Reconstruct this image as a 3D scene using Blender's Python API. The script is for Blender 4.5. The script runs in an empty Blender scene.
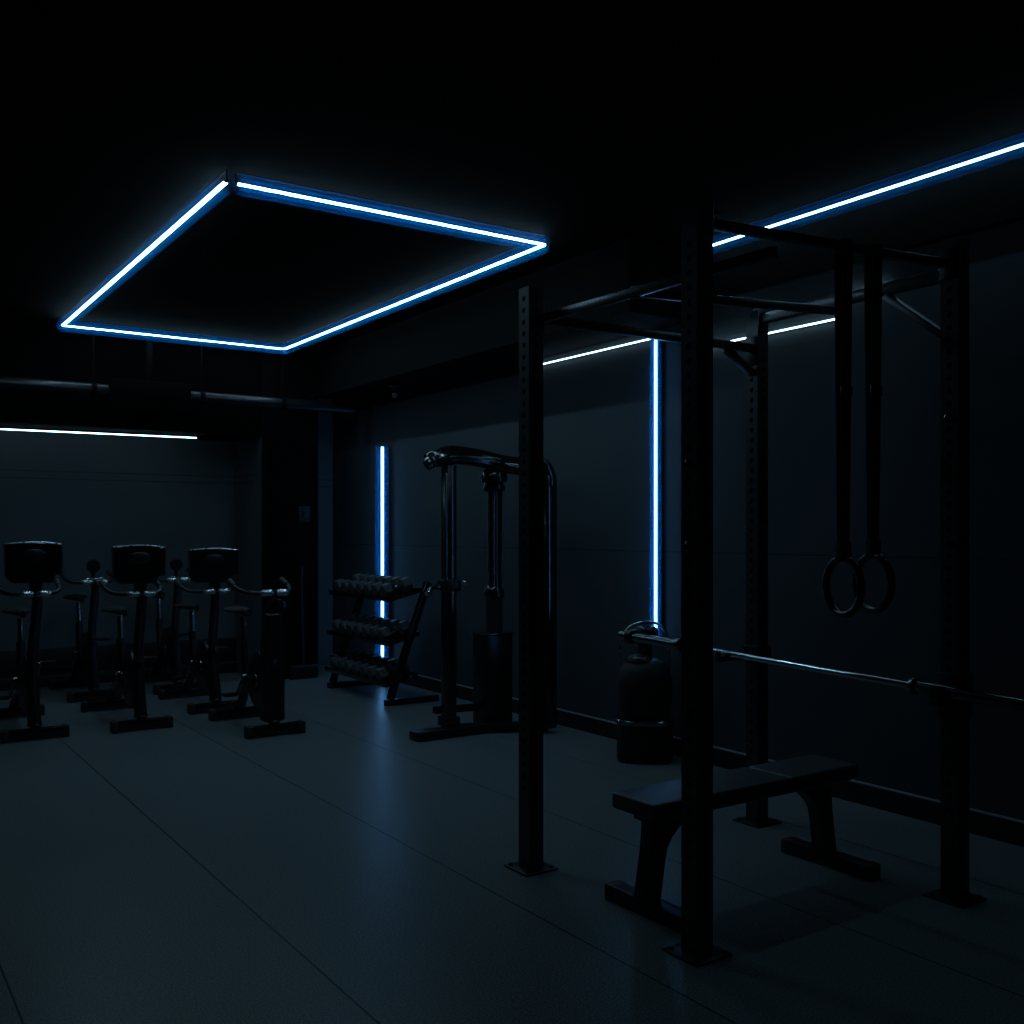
import bpy, bmesh, math, random
from mathutils import Vector, Matrix
random.seed(7)
S = bpy.context.scene
C = S.collection
PI = math.pi

# ------------------------------------------------------------------ camera
CAM_Z = 1.45
YAW = math.radians(34.16)
F_PX = 1008.0
cam_d = bpy.data.cameras.new('camera')
cam = bpy.data.objects.new('camera', cam_d)
C.objects.link(cam)
cam.location = (0, 0, CAM_Z)
cam.rotation_euler = (PI/2, 0, -YAW)
cam_d.sensor_width = 36.0
cam_d.lens = F_PX/1024*36.0
cam_d.shift_y = (532-512)/1024
cam_d.clip_start = 0.05
S.camera = cam
S.view_settings.view_transform = 'Standard'
S.view_settings.look = 'None'
S.view_settings.exposure = 0.0
S.view_settings.gamma = 1.0
S.view_settings.use_curve_mapping = False

# ------------------------------------------------------------------ materials
def new_mat(name):
    m = bpy.data.materials.new(name)
    m.use_nodes = True
    return m, m.node_tree.nodes, m.node_tree.links, m.node_tree.nodes['Principled BSDF']

def solid(name, col, rough=0.5, metal=0.0, spec=0.5, noise=0.0, nscale=60, bump=0.0):
    """dark coated surface with a little procedural variation"""
    m, n, l, b = new_mat(name)
    b.inputs['Base Color'].default_value = (*col, 1)
    b.inputs['Roughness'].default_value = rough
    b.inputs['Metallic'].default_value = metal
    b.inputs['Specular IOR Level'].default_value = spec
    tc = n.new('ShaderNodeTexCoord')
    nz = n.new('ShaderNodeTexNoise')
    nz.inputs['Scale'].default_value = nscale
    nz.inputs['Detail'].default_value = 4
    l.new(tc.outputs['Object'], nz.inputs['Vector'])
    mr = n.new('ShaderNodeMapRange')
    mr.inputs['To Min'].default_value = max(0.02, rough-0.06-noise)
    mr.inputs['To Max'].default_value = rough+0.06+noise
    l.new(nz.outputs['Fac'], mr.inputs['Value'])
    l.new(mr.outputs['Result'], b.inputs['Roughness'])
    if bump:
        bp = n.new('ShaderNodeBump')
        bp.inputs['Strength'].default_value = bump
        bp.inputs['Distance'].default_value = 0.002
        l.new(nz.outputs['Fac'], bp.inputs['Height'])
        l.new(bp.outputs['Normal'], b.inputs['Normal'])
    return m

def emit(name, col, strength):
    m, n, l, b = new_mat(name)
    b.inputs['Base Color'].default_value = (0.5, 0.5, 0.5, 1)
    b.inputs['Emission Color'].default_value = (*col, 1)
    b.inputs['Emission Strength'].default_value = strength
    return m

def wall_mat(name, col, rough, axis, seam_z=None, spec=0.15):
    """matte dark painted panels: faint mottling, thin horizontal panel joints"""
    m, n, l, b = new_mat(name)
    b.inputs['Roughness'].default_value = rough
    b.inputs['Specular IOR Level'].default_value = spec
    g = n.new('ShaderNodeNewGeometry')
    nz = n.new('ShaderNodeTexNoise')
    nz.inputs['Scale'].default_value = 1.6
    nz.inputs['Detail'].default_value = 5
    l.new(g.outputs['Position'], nz.inputs['Vector'])
    mx = n.new('ShaderNodeMix'); mx.data_type = 'RGBA'
    mx.inputs['A'].default_value = (*[c*0.8 for c in col], 1)
    mx.inputs['B'].default_value = (*[c*1.2 for c in col], 1)
    l.new(nz.outputs['Fac'], mx.inputs['Factor'])
    out = mx.outputs['Result']
    if seam_z:
        sp = n.new('ShaderNodeSeparateXYZ')
        l.new(g.outputs['Position'], sp.inputs[0])
        for z in seam_z:
            sb = n.new('ShaderNodeMath'); sb.operation = 'SUBTRACT'
            sb.inputs[1].default_value = z
            l.new(sp.outputs['Z'], sb.inputs[0])
            ab = n.new('ShaderNodeMath'); ab.operation = 'ABSOLUTE'
            l.new(sb.outputs[0], ab.inputs[0])
            lt = n.new('ShaderNodeMath'); lt.operation = 'LESS_THAN'
            lt.inputs[1].default_value = 0.004
            l.new(ab.outputs[0], lt.inputs[0])
            m2 = n.new('ShaderNodeMix'); m2.data_type = 'RGBA'
            l.new(lt.outputs[0], m2.inputs['Factor'])
            l.new(out, m2.inputs['A'])
            m2.inputs['B'].default_value = (*[c*0.5 for c in col], 1)
            out = m2.outputs['Result']
    l.new(out, b.inputs['Base Color'])
    nf = n.new('ShaderNodeTexNoise')
    nf.inputs['Scale'].default_value = 220
    l.new(g.outputs['Position'], nf.inputs['Vector'])
    bp = n.new('ShaderNodeBump')
    bp.inputs['Strength'].default_value = 0.25
    bp.inputs['Distance'].default_value = 0.002
    l.new(nf.outputs['Fac'], bp.inputs['Height'])
    l.new(bp.outputs['Normal'], b.inputs['Normal'])
    return m

def floor_mat():
    """black rubber mats: crumb speckle, thin straight joints every 0.87 m"""
    m, n, l, b = new_mat('rubber_floor')
    b.inputs['Specular IOR Level'].default_value = 0.12
    g = n.new('ShaderNodeNewGeometry')
    sp = n.new('ShaderNodeSeparateXYZ')
    l.new(g.outputs['Position'], sp.inputs[0])
    a = n.new('ShaderNodeMath'); a.operation = 'ADD'; a.inputs[1].default_value = 20*0.87-0.475+0.435
    l.new(sp.outputs['X'], a.inputs[0])
    d = n.new('ShaderNodeMath'); d.operation = 'MODULO'; d.inputs[1].default_value = 0.87
    l.new(a.outputs[0], d.inputs[0])
    s = n.new('ShaderNodeMath'); s.operation = 'SUBTRACT'; s.inputs[1].default_value = 0.435
    l.new(d.outputs[0], s.inputs[0])
    ab = n.new('ShaderNodeMath'); ab.operation = 'ABSOLUTE'
    l.new(s.outputs[0], ab.inputs[0])
    seam = n.new('ShaderNodeMapRange')
    seam.inputs['From Min'].default_value = 0.002
    seam.inputs['From Max'].default_value = 0.005
    seam.inputs['To Min'].default_value = 1.0
    seam.inputs['To Max'].default_value = 0.0
    l.new(ab.outputs[0], seam.inputs['Value'])
    crumb = n.new('ShaderNodeTexNoise')
    crumb.inputs['Scale'].default_value = 150
    crumb.inputs['Detail'].default_value = 3
    l.new(g.outputs['Position'], crumb.inputs['Vector'])
    big = n.new('ShaderNodeTexNoise')
    big.inputs['Scale'].default_value = 1.3
    big.inputs['Detail'].default_value = 2
    l.new(g.outputs['Position'], big.inputs['Vector'])
    ramp = n.new('ShaderNodeValToRGB')
    ramp.color_ramp.elements[0].position = 0.3
    ramp.color_ramp.elements[0].color = (*[c*0.40 for c in FLOOR_COL], 1)
    ramp.color_ramp.elements[1].position = 0.72
    ramp.color_ramp.elements[1].color = (*[c*1.65 for c in FLOOR_COL], 1)
    l.new(crumb.outputs['Fac'], ramp.inputs['Fac'])
    mb = n.new('ShaderNodeMix'); mb.data_type = 'RGBA'; mb.blend_type = 'MULTIPLY'
    mb.inputs['Factor'].default_value = 0.12
    l.new(ramp.outputs['Color'], mb.inputs['A'])
    l.new(big.outputs['Fac'], mb.inputs['B'])
    ms = n.new('ShaderNodeMix'); ms.data_type = 'RGBA'
    l.new(seam.outputs['Result'], ms.inputs['Factor'])
    l.new(mb.outputs['Result'], ms.inputs['A'])
    ms.inputs['B'].default_value = (0.002, 0.002, 0.002, 1)
    l.new(ms.outputs['Result'], b.inputs['Base Color'])
    rr = n.new('ShaderNodeMapRange')
    rr.inputs['To Min'].default_value = 0.27
    rr.inputs['To Max'].default_value = 0.31
    l.new(big.outputs['Fac'], rr.inputs['Value'])
    l.new(rr.outputs['Result'], b.inputs['Roughness'])
    h = n.new('ShaderNodeMath'); h.operation = 'SUBTRACT'
    l.new(crumb.outputs['Fac'], h.inputs[0]); l.new(seam.outputs['Result'], h.inputs[1])
    bp = n.new('ShaderNodeBump')
    bp.inputs['Strength'].default_value = 0.25
    bp.inputs['Distance'].default_value = 0.003
    l.new(h.outputs[0], bp.inputs['Height'])
    l.new(bp.outputs['Normal'], b.inputs['Normal'])
    return m

FLOOR_COL = (0.185, 0.202, 0.208)
M_FLOOR = floor_mat()
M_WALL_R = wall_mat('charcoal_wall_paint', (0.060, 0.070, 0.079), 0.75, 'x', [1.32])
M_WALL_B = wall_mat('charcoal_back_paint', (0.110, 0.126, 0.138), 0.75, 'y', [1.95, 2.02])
M_CEIL = wall_mat('black_ceiling_paint', (0.0022, 0.0023, 0.0025), 0.95, 'z', None, 0.02)
M_SKIRT = solid('black_skirting', (0.010, 0.010, 0.011), 0.5)
M_CAP_LIGHT = solid('grey_skirting_highlight', (0.30, 0.31, 0.32), 0.35)  # pale tone stands for the lit top edge of the baseboard
M_COAT = solid('black_powder_coat', (0.008, 0.008, 0.009), 0.36, spec=0.5, nscale=180, bump=0.15)
M_GLOSS = solid('black_gloss_coat', (0.006, 0.006, 0.007), 0.16, spec=0.6)
M_PLASTIC = solid('black_moulded_plastic', (0.008, 0.008, 0.009), 0.30)
M_MATT = solid('black_matt_plastic', (0.008, 0.008, 0.009), 0.6)
M_RUBBER = solid('black_rubber', (0.022, 0.022, 0.023), 0.55, nscale=90, bump=0.3)
M_VINYL = solid('black_vinyl', (0.085, 0.089, 0.093), 0.38, spec=0.3, nscale=300, bump=0.15)
M_WEB = solid('black_webbing', (0.012, 0.012, 0.013), 0.8, nscale=300, bump=0.4)
M_CHROME = solid('chrome', (0.62, 0.64, 0.66), 0.09, metal=1.0, noise=-0.058)
M_IRON = solid('grey_black_rubber_heads', (0.065, 0.068, 0.07), 0.5, nscale=60, noise=0.1, bump=0.6)
M_SATIN = solid('satin_chrome', (0.62, 0.64, 0.66), 0.28, metal=1.0)
M_STEEL = solid('dark_polished_steel', (0.20, 0.21, 0.22), 0.18, metal=1.0)
M_BOLT = solid('zinc_bolt', (0.25, 0.26, 0.27), 0.3, metal=1.0)
def halo_mat(name, col, amount):
    """added shell imitating the blue halo around the LEDs: mostly see-through, scatters a little of the lamp's light"""
    m = bpy.data.materials.new(name)
    m.use_nodes = True
    n, l = m.node_tree.nodes, m.node_tree.links
    n.remove(n['Principled BSDF'])
    tr, tl, mx = n.new('ShaderNodeBsdfTransparent'), n.new('ShaderNodeBsdfTranslucent'), n.new('ShaderNodeMixShader')
    tl.inputs['Color'].default_value = (*col, 1)
    mx.inputs['Fac'].default_value = amount
    l.new(tr.outputs[0], mx.inputs[1]); l.new(tl.outputs[0], mx.inputs[2])
    l.new(mx.outputs[0], n['Material Output'].inputs['Surface'])
    return m
M_CORE = emit('white_led_diffuser', (0.42, 0.78, 1.0), 25.0)
M_CORE2 = emit('white_led_diffuser_edge', (0.42, 0.78, 1.0), 12.0)
M_BLUE = emit('blue_led_diffuser', (0.16, 0.48, 1.0), 7.5)
M_DIM = emit('white_led_thin', (0.50, 0.83, 1.0), 6.0)
M_POST = solid('black_steel_post', (0.030, 0.032, 0.034), 0.38, spec=0.5, nscale=180, bump=0.15)
M_BARS = solid('dark_grey_steel_bar', (0.055, 0.058, 0.062), 0.28, spec=0.6, nscale=120)
M_HALO = halo_mat('blue_halo_film', (0.0, 0.30, 1.0), 0.022)
M_HALO_B = halo_mat('blue_halo_film_dense', (0.0, 0.38, 1.0), 0.07)
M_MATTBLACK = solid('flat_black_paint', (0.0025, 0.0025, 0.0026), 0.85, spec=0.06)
M_PILLAR = wall_mat('black_pillar_paint', (0.016, 0.017, 0.018), 0.85, 'y')

# ------------------------------------------------------------------ mesh helpers
def frame_of(d):
    d = Vector(d).normalized()
    up = Vector((0, 0, 1)) if abs(d.z) < 0.95 else Vector((0, 1, 0))
    u = d.cross(up).normalized()
    return d, u, u.cross(d).normalized()

class B:
    """collects shapes for ONE mesh object"""
    def __init__(self):
        self.bm = bmesh.new()
    def _merge(self, t):
        me = bpy.data.meshes.new('tmp')
        t.to_mesh(me); t.free()
        self.bm.from_mesh(me)
        bpy.data.meshes.remove(me)
    def box(self, c, s, bev=0.0, rot=None, seg=2):
        t = bmesh.new()
        bmesh.ops.create_cube(t, size=1.0)
        bmesh.ops.scale(t, vec=s, verts=t.verts)
        if bev:
            bmesh.ops.bevel(t, geom=t.edges[:], offset=bev, segments=seg, affect='EDGES', profile=0.5)
        if rot is not None:
            bmesh.ops.transform(t, matrix=rot.to_4x4(), verts=t.verts)
        bmesh.ops.translate(t, vec=c, verts=t.verts)
        self._merge(t); return self
    def bar(self, p, q, w, h, bev=0.0):
        """box beam from p to q, width w (sideways) and height h"""
        p, q = Vector(p), Vector(q)
        d, u, v = frame_of(q-p)
        rot = Matrix((u, d, v)).transposed()
        return self.box((p+q)/2, (w, (q-p).length, h), bev, rot)
    def ring_loft(self, rings, cap=True, closed=False):
        bm = self.bm
        vs = [[bm.verts.new(p) for p in r] for r in rings]
        n = len(vs[0])
        pairs = list(zip(vs, vs[1:])) + ([(vs[-1], vs[0])] if closed else [])
        for a, b in pairs:
            for i in range(n):
                j = (i+1) % n
                bm.faces.new((a[i], a[j], b[j], b[i]))
        if cap and not closed:
            bm.faces.new(vs[0][::-1]); bm.faces.new(vs[-1])
        return self
    def cyl(self, p, q, r, r2=None, seg=20, bev=0.0):
        p, q = Vector(p), Vector(q)
        r2 = r if r2 is None else r2
        d, u, v = frame_of(q-p)
        def ring(c, rr):
            return [c+u*(rr*math.cos(2*PI*i/seg))+v*(rr*math.sin(2*PI*i/seg)) for i in range(seg)]
        if bev:
            rings = [ring(p, r-bev), ring(p+d*bev, r), ring(q-d*bev, r2), ring(q, r2-bev)]
        else:
            rings = [ring(p, r), ring(q, r2)]
        return self.ring_loft(rings)
    def tube(self, pts, r, seg=14, closed=False, sx=1.0, cap=True):
        pts = [Vector(p) for p in pts]
        n = len(pts)
        rad = r if isinstance(r, (list, tuple)) else [r]*n
        rings, u_prev = [], None
        for i, p in enumerate(pts):
            if closed:
                d = pts[(i+1) % n]-pts[i-1]
            else:
                d = pts[min(i+1, n-1)]-pts[max(i-1, 0)]
            d.normalize()
            if u_prev is None:
                _, u, v = frame_of(d)
            else:
                u = (u_prev-d*u_prev.dot(d)).normalized(); v = u.cross(d).normalized()
            u_prev = u
            rings.append([p+u*(sx*rad[i]*math.cos(2*PI*k/seg))+v*(rad[i]*math.sin(2*PI*k/seg)) for k in range(seg)])
        return self.ring_loft(rings, cap, closed)
    def lathe(self, prof, c=(0, 0, 0), axis=(0, 0, 1), seg=28):
        d, u, v = frame_of(axis)
        c = Vector(c)
        rings = [[c+d*h+u*(r*math.cos(2*PI*i/seg))+v*(r*math.sin(2*PI*i/seg)) for i in range(seg)] for r, h in prof]
        return self.ring_loft(rings)
    def prism(self, poly, plane, a, b):
        """2D outline extruded from a to b along the missing axis ('xz' -> y, 'yz' -> x, 'xy' -> z)"""
        def P(p, w):
            return {'xz': (p[0], w, p[1]), 'yz': (w, p[0], p[1]), 'xy': (p[0], p[1], w)}[plane]
        return self.ring_loft([[P(p, a) for p in poly], [P(p, b) for p in poly]])
    def build(self, name, mat, parent=None, smooth=True, bevel=0.0):
        bmesh.ops.recalc_face_normals(self.bm, faces=self.bm.faces[:])
        me = bpy.data.meshes.new(name)
        self.bm.to_mesh(me); self.bm.free()
        me.materials.append(mat)
        if smooth:
            for p in me.polygons:
                p.use_smooth = True
            me.set_sharp_from_angle(angle=math.radians(38))
        o = bpy.data.objects.new(name, me)
        C.objects.link(o)
        if parent is not None:
            o.parent = parent
        if bevel:
            md = o.modifiers.new('bevel', 'BEVEL')
            md.width = bevel; md.segments = 2; md.limit_method = 'ANGLE'
        return o

def smooth_path(pts, k=6):
    """Catmull-Rom through the points"""
    pts = [Vector(p) for p in pts]
    out = []
    for i in range(len(pts)-1):
        p0, p1, p2, p3 = pts[max(i-1, 0)], pts[i], pts[i+1], pts[min(i+2, len(pts)-1)]
        for j in range(k):
            t = j/k
            out.append(0.5*((2*p1)+(p2-p0)*t+(2*p0-5*p1+4*p2-p3)*t*t+(3*p1-p0-3*p2+p3)*t**3))
    out.append(pts[-1])
    return out

def thing(name, label, cat, loc=(0, 0, 0), rz=0.0, group=None):
    o = bpy.data.objects.new(name, None)
    o.empty_display_size = 0.1
    C.objects.link(o)
    o.location = loc; o.rotation_euler = (0, 0, rz)
    o['label'] = label; o['category'] = cat
    if group: o['group'] = group
    return o

def tag(o, label, cat, group=None):
    o['label'] = label; o['category'] = cat
    if group: o['group'] = group
    return o

def struct(o, label=None):
    o['kind'] = 'structure'
    if label: o['label'] = label
    return o

def copy_tree(o, parent=None):
    c = o.copy(); C.objects.link(c)
    if parent is not None: c.parent = parent
    for ch in list(o.children):
        copy_tree(ch, c)
    return c

# ------------------------------------------------------------------ the room
WX, WY, CZ = 4.58, 10.25, 3.25          # right wall, back wall, ceiling
X0, Y0 = -3.2, -2.6                     # left wall, wall behind
struct(B().box(((X0+WX)/2, (Y0+WY)/2, -0.05), (WX-X0+0.4, WY-Y0+0.4, 0.1)).build('floor', M_FLOOR, smooth=False), 'black speckled rubber mat floor with straight joints')
struct(B().box(((X0+WX)/2, (Y0+WY)/2, CZ+0.05), (WX-X0+0.4, WY-Y0+0.4, 0.1)).build('ceiling', M_CEIL, smooth=False), 'black ceiling')
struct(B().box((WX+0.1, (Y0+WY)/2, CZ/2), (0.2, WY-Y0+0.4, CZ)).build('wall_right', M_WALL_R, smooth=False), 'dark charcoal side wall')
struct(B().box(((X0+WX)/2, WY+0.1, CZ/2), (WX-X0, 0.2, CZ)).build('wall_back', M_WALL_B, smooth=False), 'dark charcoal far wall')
struct(B().box((X0-0.1, (Y0+WY)/2, CZ/2), (0.2, WY-Y0+0.4, CZ)).build('wall_left', M_CEIL, smooth=False))
struct(B().box(((X0+WX)/2, Y0-0.1, CZ/2), (WX-X0, 0.2, CZ)).build('wall_front', M_CEIL, smooth=False))
struct(B().box((WX-0.015, (Y0+WY)/2, 0.054), (0.030, WY-Y0, 0.108)).build('baseboard_right', M_SKIRT), 'black baseboard along the right wall')
struct(B().box((WX-0.016, (Y0+WY)/2, 0.1115), (0.032, WY-Y0, 0.007), 0.003).build('trim_highlight', M_CAP_LIGHT), 'thin grey strip painted in as the highlight on top of the right baseboard')  # pale strip stands for light caught on the baseboard's top edge
bbk = B()
bbk.box(((X0+3.5)/2, WY-0.012, 0.05), (3.5-X0, 0.024, 0.10), 0.004)
bbk.box(((X0+3.5)/2, WY-0.006, 0.24), (3.5-X0, 0.012, 0.24), 0.003)
struct(bbk.build('baseboard_back', M_SKIRT), 'black stepped baseboard along the far wall')
struct(B().box((3.79, (9.5+WY)/2, CZ/2), (0.58, WY-9.5, CZ)).build('wall_pillar', M_WALL_B, smooth=False), 'dark square pillar near the far corner')
struct(B().box((3.79, 9.494, CZ/2), (0.584, 0.012, CZ)).build('trim_pillar_shade', M_MATTBLACK, smooth=False), 'flat black sheet standing in for shade on the front of the pillar')  # black sheet stands in for shade on the pillar's front face
struct(B().box(((X0+3.5)/2, (9.5+WY)/2, (2.385+CZ)/2), (3.5-X0, WY-9.5, CZ-2.385)).build('trim_1', M_CEIL, smooth=False), 'black bulkhead above the far wall')

# recessed tray inside the ceiling light: shallow black frame
tr = B()
rx0, rx1, ry0, ry1 = 1.64, 3.60, 4.95, 9.17
# ------------------------------------------------------------------ LED lights
def led(name, p, q, normal, label, core=0.0075, halo_radii=(0.030, 0.052), mat=None, parent=None, shield=False, flat=None):
    """round LED neon tube: p-q is the tube axis; clips hold it off the surface, an added double shell imitates its blue halo"""
    p, q, n = Vector(p), Vector(q), Vector(normal).normalized()
    t = parent
    if t is None:
        t = thing(name, label, 'light', (p+q)/2)
    o = Vector((0, 0, 0)) if parent is not None else (p+q)/2
    d = (q-p).normalized()
    L = (q-p).length
    p, q = p-o, q-o
    R = max(halo_radii) if halo_radii else core
    pr = 'led_strip' if parent is not None else 'tube'
    sd = d.cross(n).normalized()
    ROT = Matrix((sd, d, n)).transposed()
    if flat:
        tube = B().box((p+q)/2, (flat[0], L, flat[1]), rot=ROT).build(pr, mat or M_CORE, t, smooth=False)
    else:
        tube = B().cyl(p, q, core, seg=16, bev=0.002).build(pr, mat or M_CORE, t)
    own = tube if parent is not None else t
    off = R+0.004 if halo_radii else core+0.006
    ch = B().box((p+q)/2-n*off, (0.016 if halo_radii else 2*core, L, 0.004 if halo_radii else 0.010), rot=Matrix((sd, d, n)).transposed())
    ch.build('channel', M_MATTBLACK, own, smooth=False)
    if shield:
        B().box((p+q)/2-n*(core+0.004), (4.6*core, L, 0.004), rot=Matrix((sd, d, n)).transposed()).build('light_shield', M_MATTBLACK, own, smooth=False)  # opaque plate added to keep the tube's light off the wall
    for e, c in ((p, d), (q, -d)):
        (B().box(e+c*0.0, (flat[0]+0.003, 0.004, flat[1]+0.003), rot=ROT) if flat else B().cyl(e, e-c*0.012, core+0.002, seg=16)).build('end_cap', M_PLASTIC, own)
        B().bar(e-c*0.008, e-c*0.008-n*(off-0.001), 0.006, 0.006).build('clip', M_MATTBLACK, own, smooth=False)
    if halo_radii:
        j = B()
        _, u, v = frame_of(d)
        for R_ in halo_radii:
            ring = [u*(R_*math.cos(2*PI*i/32))+v*(R_*math.sin(2*PI*i/32)) for i in range(32)]
            j.ring_loft([[p+w for w in ring], [q+w for w in ring]], cap=False)
        j.build('halo_shell', M_HALO_B if shield else M_HALO, own)  # added shells, only there to give the lamp a blue halo
    return t

fr = thing('led_ceiling_frame', 'large rectangular frame of glowing white-blue LED strips on the ceiling', 'light', ((rx0+rx1)/2, (ry0+ry1)/2, 3.193))
for (a, b) in (((rx0, ry0), (rx0, ry1)), ((rx0+0.055, ry0), (rx1, ry0)), ((rx1, ry0), (rx1, ry1)), ((rx0, ry1), (rx1, ry1))):
    ox, oy = (rx0+rx1)/2, (ry0+ry1)/2
    led('led_strip', (a[0]-ox, a[1]-oy, 0), (b[0]-ox, b[1]-oy, 0), (0, 0, -1), '', flat=(0.020, 0.007), parent=fr)

led('led_strip_light', (4.45, 1.9, 3.193), (4.45, 4.52, 3.193), (0, 0, -1), 'bright LED strip on the ceiling edge at upper right, passing above the power rack', flat=(0.015, 0.008), mat=M_CORE2)  # hangs from the ceiling, clear of the wall
led('led_strip_light', (WX-0.078, 8.90, 0.16), (WX-0.078, 8.90, 2.285), (-1, 0, 0), 'glowing vertical LED strip on the wall behind the dumbbell rack', core=0.014, halo_radii=(0.045, 0.074), mat=M_BLUE, shield=True)
led('led_strip_light', (WX-0.044, 4.99, 0.76), (WX-0.044, 4.99, 2.725), (-1, 0, 0), 'glowing vertical LED strip on the wall between the two left rack posts', core=0.010, halo_radii=(0.024, 0.040), mat=M_BLUE, shield=True)
led('led_strip_light', (WX-0.018, 5.06, 2.745), (WX-0.018, 6.38, 2.745), (-1, 0, 0), 'thin white horizontal LED line running left from the top of the tall vertical strip', core=0.005, halo_radii=None, mat=M_DIM)
led('led_strip_light', (WX-0.018, 3.56, 2.615), (WX-0.018, 4.60, 2.615), (-1, 0, 0), 'thin white horizontal LED line on the wall seen behind the rear rack post', core=0.005, halo_radii=None, mat=M_DIM)
led('led_strip_light', (WX-0.018, 3.24, 2.735), (WX-0.018, 3.57, 2.735), (-1, 0, 0), 'short white LED line on the wall seen behind the ring straps and right brace', core=0.005, halo_radii=None, mat=M_DIM)
led('led_strip_light', (-0.6, 10.09, 2.362), (2.955, 9.80, 2.362), (0, 0, -1), 'thin white LED line under the bulkhead above the exercise bikes', core=0.0055, halo_radii=None, mat=M_DIM)  # hung under the bulkhead rather than on the wall
struct(B().box((WX-0.0225, 1.05, (2.90+CZ)/2), (0.045, 7.3, CZ-2.90)).build('trim_shade_band', M_MATTBLACK, smooth=False), 'added black fascia band shading the top of the right wall')  # added fascia, sized to keep the ceiling strip's light off the upper wall
struct(B().box(((4.05+WX)/2, 7.1, (2.80+CZ)/2), (WX-4.05, 4.8, CZ-2.80)).build('trim_shade_soffit', M_MATTBLACK, smooth=False), 'added deep black soffit shading the far part of the right wall')  # added soffit, deep enough to shade the wall below from the ceiling frame

# ------------------------------------------------------------------ ducts at the back
def conduit(x0, x1, z, label):
    t = thing('ceiling_duct', label, 'duct', ((x0+x1)/2, 9.30, z))
    h = (x1-x0)/2
    B().cyl((-h, 0, 0), (h, 0, 0), 0.055, seg=20).build('pipe', M_COAT, t)
    for k in range(3):
        x = -h+0.12+(2*h-0.24)*k/2
        cl = B()
        cl.cyl((x-0.02, 0, 0), (x+0.02, 0, 0), 0.062, seg=20)
        cl.box((x, 0, (CZ-z)/2+0.025), (0.012, 0.02, CZ-z-0.055))
        cl.build('hanger', M_MATTBLACK, t)
    return t
conduit(-1.2, 2.03, 2.69, 'left dark round duct running under the ceiling toward the junction box')
conduit(2.73, 4.53, 2.69, 'right dark round duct running from the junction box to the corner')
jb = thing('junction_box', 'black box joining the two ceiling ducts', 'box', (2.38, 9.30, 2.66))
B().box((0, 0, 0), (0.70, 0.20, 0.26), 0.01).build('housing', M_MATTBLACK, jb)
B().box((0, -0.104, 0), (0.60, 0.008, 0.19), 0.003).build('cover', M_MATTBLACK, jb)
B().bar((0, 0, 0.12), (0, 0, CZ-2.66-0.002), 0.05, 0.05).build('hanger', M_MATTBLACK, jb)
sp = thing('ceiling_spotlight', 'small dark unlit spotlight under the ceiling near the back corner', 'spotlight', (4.25, 8.17, 2.80))
B().cyl((0, 0, 0), (0, 0, -0.03), 0.05).build('base', M_COAT, sp)
B().cyl((0, 0, -0.03), (0, 0, -0.06), 0.012, seg=10).build('stem', M_COAT, sp)
B().lathe([(0.02, 0), (0.03, 0.015), (0.034, 0.08), (0.028, 0.085)], (0.01, 0.03, -0.07), (-0.3, -0.8, -0.5)).build('lamp_head', M_GLOSS, sp)
B().lathe([(0.006, 0), (0.026, 0.002), (0.024, 0.010), (0.004, 0.018)], (0.01-0.026, 0.03-0.070, -0.07-0.044), (-0.3, -0.8, -0.5)).build('lens', M_SATIN, sp)  # metal tip added to give the lamp head a bright speck
sw = thing('wall_switch', 'small black switch plate on the dark pillar', 'switch', (3.93, 9.488, 1.63))
B().box((0, -0.006, 0), (0.12, 0.012, 0.15), 0.004).build('plate', M_MATT, sw)
B().box((0, -0.016, 0), (0.04, 0.012, 0.06), 0.003).build('rocker', M_PLASTIC, sw)
br = thing('upright_broom', 'thin dark broom leaning upright against the pillar', 'broom', (3.885, 9.39, 0))
B().cyl((0, 0, 0.14), (0, 0.06, 1.00), 0.014, seg=12).build('handle', M_MATT, br)
B().cyl((0, 0.06, 1.0), (0, 0.068, 1.11), 0.028, seg=14, bev=0.006).build('grip', M_PLASTIC, br)
B().box((0, 0, 0.115), (0.30, 0.05, 0.05), 0.012).build('head', M_MATT, br)
bs = B()
for i in range(14):
    for j in range(3):
        bs.cyl((-0.135+i*0.0208, -0.015+0.015*j, 0.0), (-0.13+i*0.02, -0.012+0.012*j, 0.095), 0.005, seg=6)
bs.build('bristles', M_RUBBER, br)

# ------------------------------------------------------------------ power rack
W = 0.076
rack = thing('power_rack', 'tall black four-post power rack with perforated uprights and overhead bars', 'rack', (3.1, 2.95, 0))
OX, OY = 3.1, 2.95
def loc(x, y, z): return (x-OX, y-OY, z)

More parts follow.
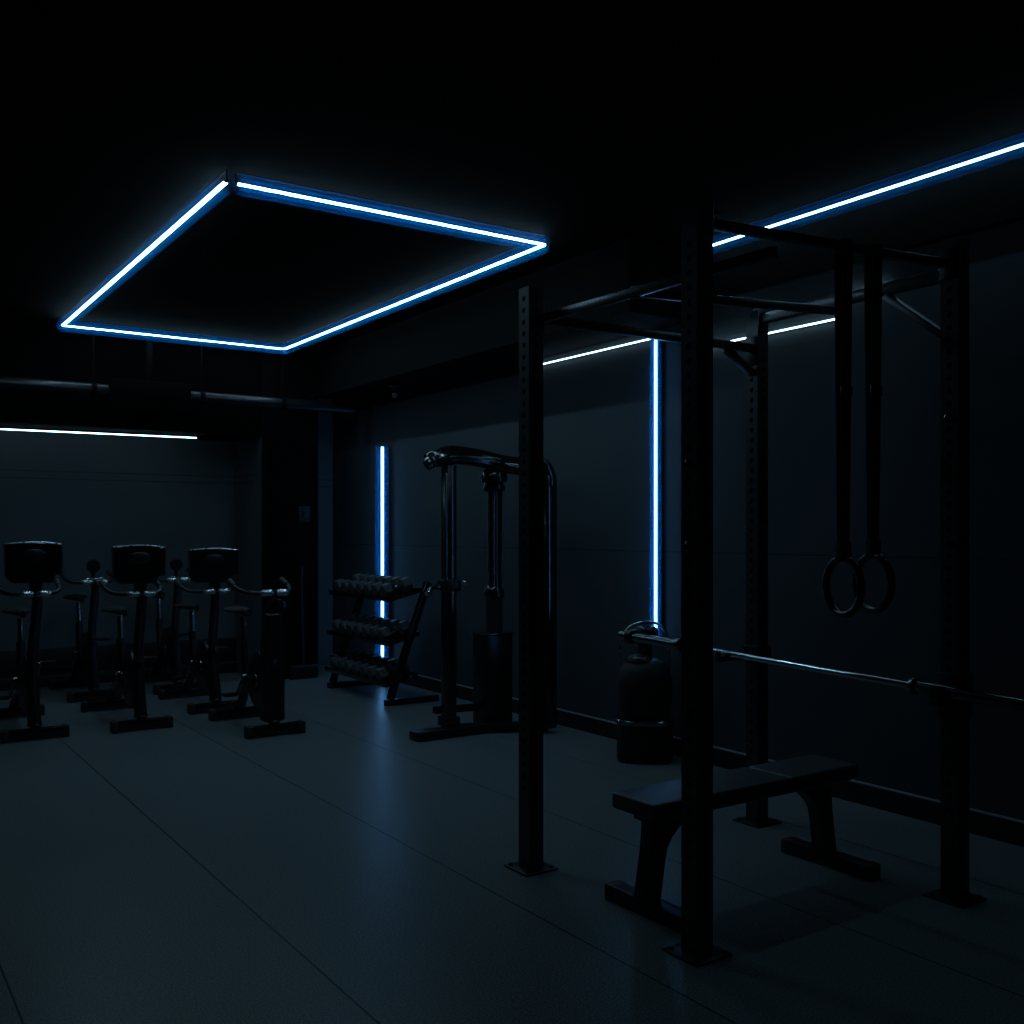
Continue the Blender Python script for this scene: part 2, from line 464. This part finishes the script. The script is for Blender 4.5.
def upright(x, y, H, curved):
    """square tube with a row of punched holes on every face; curved ones have a swept-back top"""
    b = B(); bm = b.bm
    cx, cy, _ = loc(x, y, 0)
    h = W/2
    z0 = 0.008
    top = H-(0.17 if curved else 0.0)
    pitch = 0.05
    nz = int((top-z0)/pitch)
    rem = (top-z0)-nz*pitch
    faces = [((0, -1), (1, 0)), ((1, 0), (0, 1)), ((0, 1), (-1, 0)), ((-1, 0), (0, -1))]
    r = 0.0115
    for nrm, tan in faces:
        def P(u, z, dep=0.0):
            return bm.verts.new((cx+nrm[0]*(h-dep)+tan[0]*u, cy+nrm[1]*(h-dep)+tan[1]*u, z))
        bm.faces.new((P(-h, z0), P(h, z0), P(h, z0+rem/2), P(-h, z0+rem/2)))
        bm.faces.new((P(-h, top-rem/2), P(h, top-rem/2), P(h, top), P(-h, top)))
        for k in range(nz):
            za = z0+rem/2+k*pitch; zb = za+pitch; zc = (za+zb)/2
            hole_here = k > 5
            if not hole_here:
                bm.faces.new((P(-h, za), P(h, za), P(h, zb), P(-h, zb)))
                continue
            outer = [P(h, zc), P(h, zb), P(0, zb), P(-h, zb), P(-h, zc), P(-h, za), P(0, za), P(h, za)]
            inner = [P(r*math.cos(i*PI/4), zc+r*math.sin(i*PI/4)) for i in range(8)]
            deep = [P(r*math.cos(i*PI/4), zc+r*math.sin(i*PI/4), 0.012) for i in range(8)]
            for i in range(8):
                j = (i+1) % 8
                bm.faces.new((outer[i], outer[j], inner[j], inner[i]))
                bm.faces.new((inner[i], inner[j], deep[j], deep[i]))
            bm.faces.new(deep)
    if curved:
        poly = [(cx+h, top), (cx+h, H)]
        n = 10
        for i in range(n+1):
            a = i/n*PI/2
            poly.append((cx+h-0.004-(2*h-0.004)*math.sin(a), top+(H-top)*math.cos(a)))
        b.prism(poly, 'xz', cy-h, cy+h)
    else:
        b.box((cx, cy, top+0.003), (W, W, 0.006))
    bmesh.ops.remove_doubles(bm, verts=bm.verts[:], dist=1e-5)
    return b.build('upright', M_POST, rack, smooth=False)

PL = (2.511, 3.554); PF = (2.477, 2.515); PR = (3.694, 2.319); PB = (3.844, 3.483)
for (x, y), H, cv in ((PL, 2.495, 0), (PF, 2.635, 1), (PR, 2.605, 0), (PB, 2.575, 1)):
    upright(x, y, H, cv)
    px, py, _ = loc(x, y, 0)
    B().box((px, py, 0.004), (0.17, 0.17, 0.008), 0.002).build('base_plate', M_COAT, rack)
    for sx in (-1, 1):
        for sy in (-1, 1):
            B().cyl((px+sx*0.063, py+sy*0.063, 0.008), (px+sx*0.063, py+sy*0.063, 0.017), 0.009, seg=6).build('anchor_bolt', M_COAT, rack, smooth=False)

def beam(name, a, b, w=0.042, h=0.05, flange=True):
    o = B().bar(loc(*a), loc(*b), w, h, 0.006).build(name, M_BARS, rack)
    return o
def flange(c, s):
    B().box(loc(*c), s, 0.003).build('flange', M_COAT, rack)
hw = W/2
# left side beam running past the front post
beam('pull_up_bar', (PL[0]+hw+0.016, PL[1]-0.02, 2.375), (PF[0]+hw+0.018, PF[1]-0.30, 2.355), 0.032, 0.038)
# rear cross beam
beam('cross_beam', (PL[0]+hw, PL[1], 2.375), (PB[0]-hw, PB[1], 2.365), 0.036, 0.04)
# centre cross beam hanging from the side beams
beam('cross_beam', (2.555, 2.92, 2.365), (3.748, 2.88, 2.43), 0.032, 0.034)
# front cross beam
beam('cross_beam', (PF[0]+hw, PF[1], 2.52), (PR[0]-hw, PR[1], 2.505), 0.036, 0.034)
# right side beam
beam('side_beam', (PR[0], PR[1]+hw, 2.475), (PB[0], PB[1]-hw, 2.51), 0.045, 0.05)
# diagonal braces
B().bar(loc(PR[0], PR[1]+hw, 2.23), loc(PR[0]+0.04, PR[1]+0.34, 2.455), 0.04, 0.03, 0.004).build('brace', M_POST, rack)
B().bar(loc(PB[0]-hw, PB[1], 2.24), loc(PB[0]-0.22, PB[1], 2.345), 0.04, 0.03, 0.004).build('brace', M_POST, rack)
# bolted flanges
for c, s in (((PL[0]+hw+0.004, PL[1], 2.375), (0.008, 0.07, 0.14)), ((PB[0]-hw-0.004, PB[1], 2.35), (0.008, 0.07, 0.14)),
             ((PR[0]-hw-0.004, PR[1], 2.505), (0.008, 0.07, 0.12)), ((PF[0]+hw+0.004, PF[1], 2.535), (0.008, 0.07, 0.12)),
             ((PR[0], PR[1]+hw+0.004, 2.475), (0.07, 0.008, 0.12)), ((PB[0], PB[1]-hw-0.004, 2.50), (0.07, 0.008, 0.12)),
             ((2.552, 2.92, 2.367), (0.008, 0.05, 0.05)), ((3.745, 2.88, 2.455), (0.008, 0.05, 0.09))):
    flange(c, s)
# bar stub pin on the front post top and safety pin on the right post
B().cyl(loc(PF[0]+hw, PF[1]-0.01, 2.56), loc(PF[0]+hw+0.055, PF[1]-0.01, 2.565), 0.010, seg=12).build('pin', M_STEEL, rack)
B().cyl(loc(PR[0]-0.06, PR[1], 1.405), loc(PR[0]+0.085, PR[1], 1.405), 0.011, seg=12, bev=0.002).build('pin', M_COAT, rack)

for z in (1.68, 1.40):
    B().lathe([(0.008, 0), (0.008, 0.012), (0.016, 0.014), (0.018, 0.022), (0.010, 0.030)], loc(PF[0]-hw, PF[1]-0.015, z), (-1, 0, 0), 16).build('pin_knob', M_GLOSS, rack)
B().lathe([(0.008, 0), (0.008, 0.012), (0.016, 0.014), (0.018, 0.022), (0.010, 0.030)], loc(PR[0]-hw, PR[1]-0.005, 1.895), (-1, 0, 0), 16).build('pin_knob', M_GLOSS, rack)

# ------------------------------------------------------------------ barbell
BX = 3.615; BZ0, BZ1 = 0.845, 0.845
bar = thing('barbell', 'long chrome barbell without plates racked low on the power rack', 'barbell', (BX, 3.12, 0.850))
bar.rotation_euler = (math.radians(1.7), 0, 0)
B().cyl((0, -0.665, 0), (0, 0.665, 0), 0.0145, seg=20).build('shaft', M_CHROME, bar)
for s in (-1, 1):
    B().cyl((0, s*0.69, 0), (0, s*1.14, 0), 0.025, seg=24, bev=0.003).build('sleeve', M_STEEL, bar)
    B().lathe([(0.018, 0), (0.034, 0.004), (0.038, 0.012), (0.038, 0.024), (0.030, 0.032)], (0, s*0.658, 0), (0, s, 0)).build('collar', M_STEEL, bar)
B().lathe([(0.0255, 0), (0.036, 0.002), (0.040, 0.01), (0.040, 0.04), (0.034, 0.046), (0.0255, 0.048)], (0, 1.03, 0), (0, 1, 0)).build('clamp', M_PLASTIC, bar)

# J-cups (parts of the rack) carrying the bar
def j_cup(px, py, zbar, rbar, big):
    b = B()
    x, y, _ = loc(px, py, 0)
    dz = zbar-rbar
    b.box((x, y, dz+0.01), (W+0.026, W+0.026, 0.17 if big else 0.06), 0.006)     # sleeve wrapped around the post
    bx = BX-OX
    reach = (x-hw)-(bx-0.05)
    b.box(((x-hw+bx-0.055)/2, y, dz-0.014), (abs(x-hw-(bx-0.055)), W*(0.8 if big else 0.4), 0.022), 0.004)
    b.box((bx-0.045, y, dz+(0.015 if big else 0.0)), (0.014, W*(0.8 if big else 0.4), 0.075 if big else 0.045), 0.004)
    b.build('j_cup', M_COAT, rack)
    B().box((bx-0.002, y, dz-0.0022), (0.06, W*(0.7 if big else 0.35), 0.004), 0.001).build('cup_pad', M_RUBBER, rack)
TB = math.tan(math.radians(1.7))
j_cup(PR[0], PR[1], 0.850+(PR[1]-3.12)*TB-0.0008, 0.0252, True)
j_cup(PB[0], PB[1], 0.850+(PB[1]-3.12)*TB-0.0008, 0.0147, False)

# ------------------------------------------------------------------ gymnastic rings on straps
def ring_set(x, y, z_ring, zb, yb, label, tilt):
    t = thing('gym_ring', label, 'gym ring', (x, y, z_ring), tilt, 'gymnastic rings')
    R, r = 0.104, 0.0145
    pts = [(R*math.cos(a), 0, R*math.sin(a)) for a in [2*PI*i/48 for i in range(48)]]
    B().tube(pts, r, 14, closed=True).build('ring', M_GLOSS, t).rotation_euler = (0, 0, math.radians(84))
    st = B()
    zt = zb-z_ring
    g = 0.0215
    for sy in (-1, 1):
        st.bar((0, sy*0.004, R+r-0.004), (0, sy*g, zt-0.03), 0.048, 0.003)
        st.bar((0, sy*g, zt-0.032), (0, sy*g, zt+0.0205), 0.048, 0.003)
    st.box((0, 0, zt+0.021), (0.048, 2*g+0.003, 0.003))
    st.build('strap', M_WEB, t)
    B().box((0, 0.0, R+0.025), (0.053, 0.034, 0.075), 0.006).build('strap_loop', M_WEB, t)
    B().box((0.0, -0.016, R+0.62), (0.052, 0.012, 0.04), 0.004).build('buckle', M_COAT, t)
    return t
def on_front_beam(x):
    f = (x-PF[0]-hw)/(PR[0]-PF[0]-2*hw)
    return PF[1]+(PR[1]-PF[1])*f, 2.52+(2.505-2.52)*f
BEAM_A = math.atan2(PR[1]-PF[1], PR[0]-PF[0]-2*hw)
for x, z, lab in ((3.125, 1.248, 'left one of the two black hanging gym rings, farther from the right rack post'),
                  (3.268, 1.258, 'right one of the two black hanging gym rings, nearer the right rack post')):
    y, zb = on_front_beam(x)
    ring_set(x, y, z, zb, 0, lab, BEAM_A)

# ------------------------------------------------------------------ flat bench
bench = thing('flat_bench', 'black padded flat weight bench standing inside the power rack', 'bench', (3.075, 2.88, 0))
def pad(x0, x1, y0, y1, z0, z1):
    return B().box(((x0+x1)/2, (y0+y1)/2, (z0+z1)/2), (x1-x0, y1-y0, z1-z0), 0.014, seg=4)
pad(-0.575, 0.168, -0.125, 0.125, 0.385, 0.45).build('seat_pad', M_VINYL, bench)
pad(0.176, 0.605, -0.125, 0.125, 0.385, 0.45).build('back_pad', M_VINYL, bench)
B().box((0, 0, 0.370), (1.06, 0.09, 0.028), 0.004).build('spine', M_COAT, bench)
def bleg(xb, xt, s):
    zt, zb = 0.357, 0.06
    n = 8
    outer = [(xb-0.04, zb)]; inner = [(xb+0.04, zb)]
    for i in range(1, n+1):
        f = i/n
        z = zb+(zt-zb)*f
        xc = xb+(xt-xb)*f
        flare = 0.11*max(0, (f-0.55)/0.45)**2
        outer.append((xc-0.04 - (flare*0.1), z)); inner.append((xc+0.04+flare, z))
    if s < 0:
        poly = outer+inner[::-1]
    else:
        o2 = [(2*xb-p[0], p[1]) for p in outer]; i2 = [(2*xb-p[0], p[1]) for p in inner]
        poly = o2+i2[::-1]
    return B().prism(poly, 'xz', -0.035, 0.035)
bleg(-0.50, -0.45, -1).build('leg', M_COAT, bench, bevel=0.004)
bleg(0.53, 0.575, 1).build('leg', M_COAT, bench, bevel=0.004)
for x in (-0.495, 0.535):
    f = B().box((x, -0.02, 0.032), (0.075, 0.45, 0.056), 0.005).build('foot', M_COAT, bench)
    for y in (-0.23, 0.19):
        B().box((x, y, 0.031), (0.080, 0.05, 0.062), 0.006).build('end_cap', M_RUBBER, f)

# ------------------------------------------------------------------ squat floor machine by the wall
fm = thing('training_machine', 'squat black floor machine with barrel body and arched handle against the wall', 'gym machine', (4.315, 4.85, 0), -0.72)
pts = [(0.19*c[0], 0.17*c[1]) for c in [(math.cos(a), math.sin(a)) for a in [2*PI*i/32 for i in range(32)]]]
def sq(r, z, rx=1.0, ry=0.9, e=0.6):
    out = []
    for i in range(36):
        a = 2*PI*i/36
        c, s_ = math.cos(a), math.sin(a)
        out.append((rx*r*math.copysign(abs(c)**e, c), ry*r*math.copysign(abs(s_)**e, s_), z))
    return out
B().ring_loft([sq(.170, .0), sq(.178, .012), sq(.178, .20), sq(.172, .235), sq(.150, .245)]).build('base', M_MATT, fm)
B().ring_loft([sq(.184, .238), sq(.190, .246), sq(.190, .262), sq(.183, .270)]).build('rim', M_STEEL, fm)
B().ring_loft([sq(.135, .268, e=.85), sq(.160, .30, e=.85), sq(.176, .40, e=.85), sq(.176, .50, e=.85), sq(.160, .575, e=.85), sq(.125, .62, e=.85), sq(.08, .64, e=.85)]).build('body', M_MATT, fm)
B().lathe([(0.075, 0.0), (0.072, 0.02), (0.05, 0.035), (0.02, 0.042)], (-0.035, -0.04, 0.633)).build('cap', M_SATIN, fm)
B().cyl((0, 0.0, 0.62), (0, 0.0, 0.78), 0.05, 0.045).build('neck', M_MATT, fm)
for x, y in ((-0.05, -0.02), (0.035, -0.02)):
    B().lathe([(0.018, 0), (0.042, 0.012), (0.048, 0.05), (0.040, 0.085), (0.018, 0.10)], (x, y, 0.755), (0.1, -0.25, 1)).build('knob', M_PLASTIC, fm)
B().tube(smooth_path([(-0.155, 0.04, 0.56), (-0.160, 0.04, 0.66), (-0.145, 0.04, 0.76), (-0.10, 0.04, 0.835), (-0.02, 0.04, 0.868), (0.06, 0.04, 0.868), (0.12, 0.04, 0.83), (0.15, 0.04, 0.74), (0.155, 0.04, 0.56)]), 0.009).build('handle', M_SATIN, fm)

# ------------------------------------------------------------------ dumbbell rack with 21 dumbbells
DY0, DY1 = 7.52, 8.72
drk = thing('dumbbell_rack', 'black three-tier dumbbell rack in front of the vertical wall light', 'rack', (4.03, 8.12, 0))
Lh = (DY1-DY0)/2
tiers = [(-0.05, 0.275), (-0.03, 0.615), (-0.01, 0.985)]      # x offset and height of each shelf centre
TILT = math.radians(14)
for sy in (-1, 1):
    y = sy*(Lh-0.02)
    B().box((0.06, y, 0.025), (0.50, 0.06, 0.05), 0.005).build('foot', M_COAT, drk)
    B().bar((-0.145, y, 0.05), (0.215, y, 1.02), 0.055, 0.055, 0.005).build('post', M_GLOSS, drk)
rotT = Matrix.Rotation(-TILT, 3, 'Y')
for i, (dx, z) in enumerate(tiers):
    b = B()
    c = Vector((dx, 0, z-0.075))
    ex = rotT @ Vector((1, 0, 0)); ez = rotT @ Vector((0, 0, 1))
    b.box(c, (0.30, 2*Lh+0.04, 0.008), rot=rotT)
    b.box(c-ex*0.15+ez*0.016, (0.012, 2*Lh+0.04, 0.045), 0.003, rot=rotT)
    b.box(c+ex*0.15+ez*0.012, (0.012, 2*Lh+0.04, 0.034), 0.003, rot=rotT)
    b.build('shelf', M_GLOSS, drk)
db0 = None
ordn = ['leftmost', 'second', 'third', 'fourth', 'fifth', 'sixth', 'rightmost']
for ti, (tname, (dx, z)) in enumerate(zip(('bottom', 'middle', 'top'), tiers)):
    for k in range(7):
        pos = ordn[k] if k in (0, 6) else ordn[k]+' from left'
        lab = 'black hex dumbbell, %s on the %s tier of the dumbbell rack' % (pos, tname)
        if db0 is None:
            db0 = thing('dumbbell', lab, 'dumbbell', (0, 0, 0), 0, 'dumbbells on the three-tier rack')
            for s in (-1, 1):
                B().cyl((s*0.055, 0, 0), (s*0.135, 0, 0), 0.068, seg=6, bev=0.010).build('head', M_IRON, db0)
                # end badge ring
            B().tube([(x, 0, 0) for x in (-0.055, -0.03, 0, 0.03, 0.055)], [0.013, 0.016, 0.018, 0.016, 0.013], 14).build('handle', M_CHROME, db0)
            d = db0
        else:
            d = copy_tree(db0)
        d['label'] = lab
        y = DY1-0.135-k*(DY1-DY0-0.27)/6
        ez = rotT @ Vector((0, 0, 1))
        base = Vector((4.03+dx, 0, z-0.075))+ez*(0.004+0.0625)
        d.location = (base.x, y, base.z)
        d.rotation_euler = (0, -TILT, 0)

# ------------------------------------------------------------------ cable machine
cm = thing('cable_machine', 'glossy black cable machine with rounded top frame beside the dumbbell rack', 'gym machine', (3.9, 6.2, 0))
def cl(x, y, z): return (x-3.9, y-6.2, z)
B().box(cl(3.66, 6.17, 0.032), (0.60, 0.13, 0.064), 0.008).build('foot', M_COAT, cm)
B().bar(cl(3.75, 6.24, 0.035), cl(4.34, 5.95, 0.035), 0.10, 0.06, 0.008).build('foot', M_COAT, cm)
B().bar(cl(3.60, 6.30, 0.17), cl(4.10, 6.32, 0.15), 0.05, 0.05, 0.006).build('base_rail', M_GLOSS, cm)
# front column (double section)
B().box(cl(3.675, 6.22, 0.995), (0.085, 0.085, 1.87), 0.010).build('column', M_GLOSS, cm)
B().box(cl(3.632, 6.19, 1.36), (0.016, 0.03, 1.02), 0.004).build('guide_rail', M_STEEL, cm)
B().box(cl(3.675, 6.22, 0.10), (0.12, 0.12, 0.07), 0.008).build('column_shoe', M_COAT, cm)
# carriage and lever handle
car = B().box(cl(3.675, 6.215, 1.07), (0.13, 0.13, 0.085), 0.012).build('carriage', M_COAT, cm)
B().cyl(cl(3.74, 6.13, 1.09), cl(3.76, 6.10, 1.09), 0.014, seg=12, bev=0.003).build('pull_pin', M_CHROME, car)
B().tube(smooth_path([cl(3.62, 6.20, 1.05), cl(3.56, 6.20, 1.06), cl(3.50, 6.18, 1.05), cl(3.48, 6.17, 1.02)]), 0.016).build('lever', M_STEEL, car)
B().lathe([(0.01, 0), (0.024, 0.006), (0.026, 0.02), (0.016, 0.03)], cl(3.48, 6.17, 1.03), (-0.2, -0.6, -0.6)).build('lever_knob', M_CHROME, car)
# centre column: rounded cap, chrome guide tube, bell and plug, weight shroud
cc = (4.075, 6.24)
B().box(cl(cc[0], cc[1]+0.02, 0.365), (0.235, 0.19, 0.66), 0.012).build('weight_shroud', M_PLASTIC, cm)
B().box(cl(cc[0], cc[1]+0.02, 0.702), (0.25, 0.205, 0.014), 0.004).build('shroud_lid', M_STEEL, cm)
B().cyl(cl(*cc, 0.705), cl(*cc, 0.98), 0.062, seg=24, bev=0.006).build('lower_sleeve', M_MATT, cm)
B().lathe([(0.06, 0), (0.078, 0.015), (0.074, 0.06), (0.058, 0.09), (0.05, 0.10)], cl(*cc, 0.96)).build('bell', M_GLOSS, cm)
B().cyl(cl(*cc, 1.05), cl(*cc, 1.82), 0.047, seg=24).build('guide_tube', M_GLOSS, cm)
B().cyl(cl(cc[0]-0.035, cc[1]-0.045, 1.06), cl(cc[0]-0.035, cc[1]-0.045, 1.80), 0.010, seg=10).build('guide_rod', M_CHROME, cm)
B().cyl(cl(cc[0]+0.045, cc[1]-0.03, 1.06), cl(cc[0]+0.045, cc[1]-0.03, 1.80), 0.010, seg=10).build('guide_rod', M_STEEL, cm)
B().lathe([(0.062, 0), (0.082, 0.008), (0.082, 0.045), (0.07, 0.055), (0.07, 0.065), (0.095, 0.075), (0.10, 0.10), (0.098, 0.13), (0.07, 0.17), (0.03, 0.185)], cl(*cc, 1.745)).build('cap', M_GLOSS, cm)
# rear column by the wall
B().box(cl(4.30, 5.86, 0.95), (0.085, 0.085, 1.82), 0.012).build('column', M_GLOSS, cm)
B().tube(smooth_path([cl(4.30, 5.86, 1.78), cl(4.298, 5.868, 1.86), cl(4.275, 5.90, 1.925), cl(4.22, 5.97, 1.945)]), [0.055]*19, 16).build('bend', M_GLOSS, cm)
# curved hood: two swept tubes with a shell between
pa = smooth_path([cl(3.55, 6.23, 1.945), cl(3.64, 6.21, 1.972), cl(3.74, 6.20, 1.985), cl(3.88, 6.19, 1.975), cl(4.02, 6.18, 1.955), cl(4.12, 6.14, 1.93), cl(4.20, 6.05, 1.91), cl(4.25, 5.95, 1.90)])
pb = [p+Vector((0.03, 0.15, 0.03)) for p in pa]
n_ = len(pa)
ra = [0.050 if 2 < i < n_-3 else 0.042 for i in range(n_)]
B().tube(pa, ra, 16).build('top_tube', M_GLOSS, cm)
B().tube(pb, ra, 16).build('top_tube', M_GLOSS, cm)
sh = B()
rings = []
for a, b_ in list(zip(pa, pb))[5:-6]:
    mid = (a+b_)/2
    rings.append([a+Vector((0, 0, 0.045)), mid+Vector((0, 0, 0.075)), b_+Vector((0, 0, 0.045)), b_-Vector((0, 0, 0.02)), a-Vector((0, 0, 0.02))])
sh.ring_loft(rings).build('hood', M_GLOSS, cm)
B().cyl(cl(3.535, 6.235, 1.942), cl(3.50, 6.24, 1.925), 0.046, seg=18, bev=0.008).build('end_plug', M_STEEL, cm)
B().cyl(cl(3.60, 6.22, 1.962), cl(3.625, 6.215, 1.968), 0.055, seg=18, bev=0.004).build('tube_collar', M_STEEL, cm)
# cable
B().tube(smooth_path([cl(3.60, 6.20, 1.93), cl(3.598, 6.17, 1.5), cl(3.60, 6.16, 1.10)]), 0.004, 8).build('cable', M_MATT, cm)

# ------------------------------------------------------------------ exercise bikes
def bike(label, x, y, rz=0.0, L=1.0, console='box', fw=0.43, mast_dx=0.03):
    """faces the camera side (-y): origin on the floor under the front foot"""
    t = thing('exercise_bike', label, 'exercise bike', (x, y, 0), rz, 'exercise bikes')
    for yy, w in ((0.0, fw), (L, fw)):
        f = B().box((0, yy, 0.045), (w, 0.075, 0.065), 0.008).build('foot', M_GLOSS, t)
        for s in (-1, 1):
            B().box((s*(w/2-0.02), yy, 0.0425), (0.045, 0.085, 0.085), 0.01).build('foot_pad', M_RUBBER, f)
    # main frame beam
    B().tube(smooth_path([(0, 0.0, 0.075), (0, 0.10, 0.17), (0, 0.30, 0.28), (0, 0.60, 0.26), (0, L-0.10, 0.14), (0, L, 0.075)]), 0.036, 16).build('frame', M_COAT, t)
    # flywheel cover
    B().lathe([(0.02, -0.05), (0.17, -0.05), (0.205, -0.035), (0.215, 0.0), (0.205, 0.035), (0.17, 0.05), (0.02, 0.05)], (0, 0.27, 0.36), (1, 0, 0), 36).build('flywheel_cover', M_PLASTIC, t)
    B().lathe([(0.045, -0.058), (0.05, -0.05), (0.05, 0.05), (0.045, 0.058)], (0, 0.27, 0.36), (1, 0, 0), 24).build('hub', M_STEEL, t)
    # cranks and pedals
    for s in (-1, 1):
        cr = B().bar((s*0.075, 0.45, 0.36), (s*0.085, 0.45-s*0.10, 0.36+s*0.13), 0.018, 0.028, 0.004).build('crank', M_STEEL, t)
        B().box((s*0.145, 0.45-s*0.10, 0.36+s*0.13), (0.10, 0.085, 0.024), 0.006).build('pedal', M_PLASTIC, cr)
        B().cyl((s*0.088, 0.45-s*0.10, 0.36+s*0.13), (s*0.10, 0.45-s*0.10, 0.36+s*0.13), 0.010, seg=12).build('pedal_axle', M_CHROME, cr)
    B().cyl((-0.08, 0.45, 0.36), (0.08, 0.45, 0.36), 0.03, seg=18).build('bottom_bracket', M_STEEL, t)
    # seat post, saddle
    B().tube([(0, 0.58, 0.26), (0, 0.66, 0.62)], 0.032, 14).build('seat_tube', M_COAT, t)
    B().tube([(0, 0.655, 0.60), (0, 0.69, 0.80)], 0.021, 14).build('seat_post', M_CHROME, t)
    sd = B()
    rings = []
    for i in range(9):
        f = i/8
        yy = 0.54+0.28*f
        hwid = 0.025+0.085*(max(0, f-0.25)/0.75)**1.2
        zc = 0.835+0.012*f
        ring = []
        for k in range(16):
            a = 2*PI*k/16
            ring.append((hwid*math.cos(a), yy, zc+0.028*math.sin(a)*(0.6+0.4*abs(math.sin(a)))))
        rings.append(ring)
    sd.ring_loft(rings).build('saddle', M_MATT, t)
    # mast
    B().tube(smooth_path([(0, 0.03, 0.09), (-0.01, 0.055, 0.35), (0.0, 0.10, 0.62), (mast_dx, 0.14, 0.88), (mast_dx+0.01, 0.16, 1.03)]), [0.050, 0.046, 0.046, 0.045, 0.044, 0.043, 0.042]+[0.036]*18, 16).build('mast', M_COAT, t)
    B().cyl((0, 0.06, 0.52), (0, -0.01, 0.52), 0.022, seg=14, bev=0.004).build('tension_knob', M_STEEL, t)
    # handlebar
    hb = B()
    for s in (-1, 1):
        hb.tube(smooth_path([(0, 0.16, 1.005), (s*0.10, 0.15, 1.01), (s*0.17, 0.17, 1.02), (s*0.20, 0.26, 1.05), (s*0.20, 0.38, 1.09)]), 0.015, 12)
    hb.tube(smooth_path([(-0.055, 0.14, 1.0), (-0.055, 0.06, 1.005), (-0.05, 0.02, 1.01)]), 0.017, 12)
    hb.tube(smooth_path([(0.055, 0.14, 1.0), (0.055, 0.06, 1.005), (0.05, 0.02, 1.01)]), 0.017, 12)
    hb.build('handlebar', M_COAT, t)
    for s in (-1, 1):
        B().tube([(s*0.20, 0.28, 1.057), (s*0.20, 0.39, 1.093)], 0.020, 14).build('hand_grip', M_RUBBER, t)
        B().lathe([(0.004, -0.050), (0.016, -0.046), (0.023, -0.036), (0.025, -0.02), (0.025, 0.02), (0.023, 0.036), (0.016, 0.046), (0.004, 0.050)], (s*0.058, 0.005, 1.016), (1, 0, 0), 20).build('elbow_cap', M_SATIN, t)
    if console == 'box':
        c = B()
        pr = [(-0.20, 0.0), (0.20, 0.0)]
        # body with softly arched top, slightly tapering to the bottom
        poly = [(u*0.92, w) for u, w in [(-0.195, 1.14), (-0.15, 1.09), (0.13, 1.09), (0.15, 1.145), (0.20, 1.150), (0.204, 1.36), (0.10, 1.374), (0.0, 1.378), (-0.10, 1.374), (-0.204, 1.366)]]
        c.prism(poly, 'xz', 0.05, 0.13)
        co = c.build('console', M_GLOSS, t, bevel=0.008)
        tp = [(u*0.92, w) for u, w in [(-0.20, 1.366), (-0.10, 1.374), (0.0, 1.378), (0.10, 1.374), (0.20, 1.360)]]
        B().tube([(u, 0.062, w+0.001) for u, w in tp], 0.006, 10).build('top_highlight', M_SATIN, co)  # bright strip added for the highlight along the console's top edge
        el = []
        for r_, dy in ((0.075, 0.002), (0.075, -0.004), (0.066, -0.007)):
            el.append([(r_*math.cos(2*PI*i/32), 0.05+dy, 1.285+r_*0.62*math.sin(2*PI*i/32)) for i in range(32)])
        B().ring_loft(el).build('oval_badge', M_PLASTIC, co)
        B().box((0, 0.1335, 1.265), (0.32, 0.006, 0.17), 0.002).build('screen', M_GLOSS, co)
        B().bar((0.02, 0.15, 0.98), (0.02, 0.115, 1.12), 0.08, 0.05, 0.006).build('bracket', M_PLASTIC, t)
    elif console == 'round':
        B().tube([(0.02, 0.16, 1.0), (0.02, 0.15, 1.10)], 0.018, 12).build('bracket', M_PLASTIC, t)
        B().lathe([(0.03, -0.03), (0.055, -0.02), (0.06, 0.0), (0.055, 0.02), (0.03, 0.03)], (0.02, 0.145, 1.155), (0, 1, 0.3), 24).build('console', M_PLASTIC, t)
        B().box((0.0, 0.02, 1.04), (0.16, 0.05, 0.03), 0.008).build('bar_bracket', M_CHROME, t)
    else:
        # slim shrouded front and a large round drum on top
        B().prism([(-0.085, 0.10), (0.075, 0.10), (0.075, 0.45), (0.065, 0.75), (0.05, 0.87), (-0.055, 0.87), (-0.075, 0.70), (-0.085, 0.45)], 'xz', -0.005, 0.10).build('front_shroud', M_PLASTIC, t, bevel=0.015)
        B().lathe([(0.03, -0.05), (0.065, -0.04), (0.072, 0.0), (0.065, 0.04), (0.03, 0.05)], (0.035, 0.06, 0.905), (0, 1, 0.0), 24).build('drum', M_GLOSS, t)
    return t

bike('black exercise bike with boxy console, farthest left of the front bikes', 1.20, 7.70, 0.0, 1.0)
bike('black exercise bike with boxy console, second from the left', 1.905, 7.64, 0.0, 1.02).scale = (1, 1, 0.98)
bike('black exercise bike with boxy console, third from left and set slightly back', 2.60, 8.08, 0.0, 0.86).scale = (1.05, 1, 0.955)
bike('slim black exercise bike without console, nearest the dumbbell rack', 2.64, 6.90, 0.0, 0.80, console='slim')
bike('back-row exercise bike with small round console, between first and second front bikes', 1.90, 9.20, 0.0, 0.85, console='round')
bike('back-row exercise bike with small round console, between second and third front bikes', 2.62, 9.22, 0.0, 0.82, console='round')

# ------------------------------------------------------------------ world: unlit indoors
w = bpy.data.worlds.new('world')
S.world = w
w.use_nodes = True
w.node_tree.nodes['Background'].inputs['Color'].default_value = (0, 0, 0, 1)
w.node_tree.nodes['Background'].inputs['Strength'].default_value = 0.0
S.cycles.max_bounces = 6
S.cycles.sample_clamp_indirect = 4.0
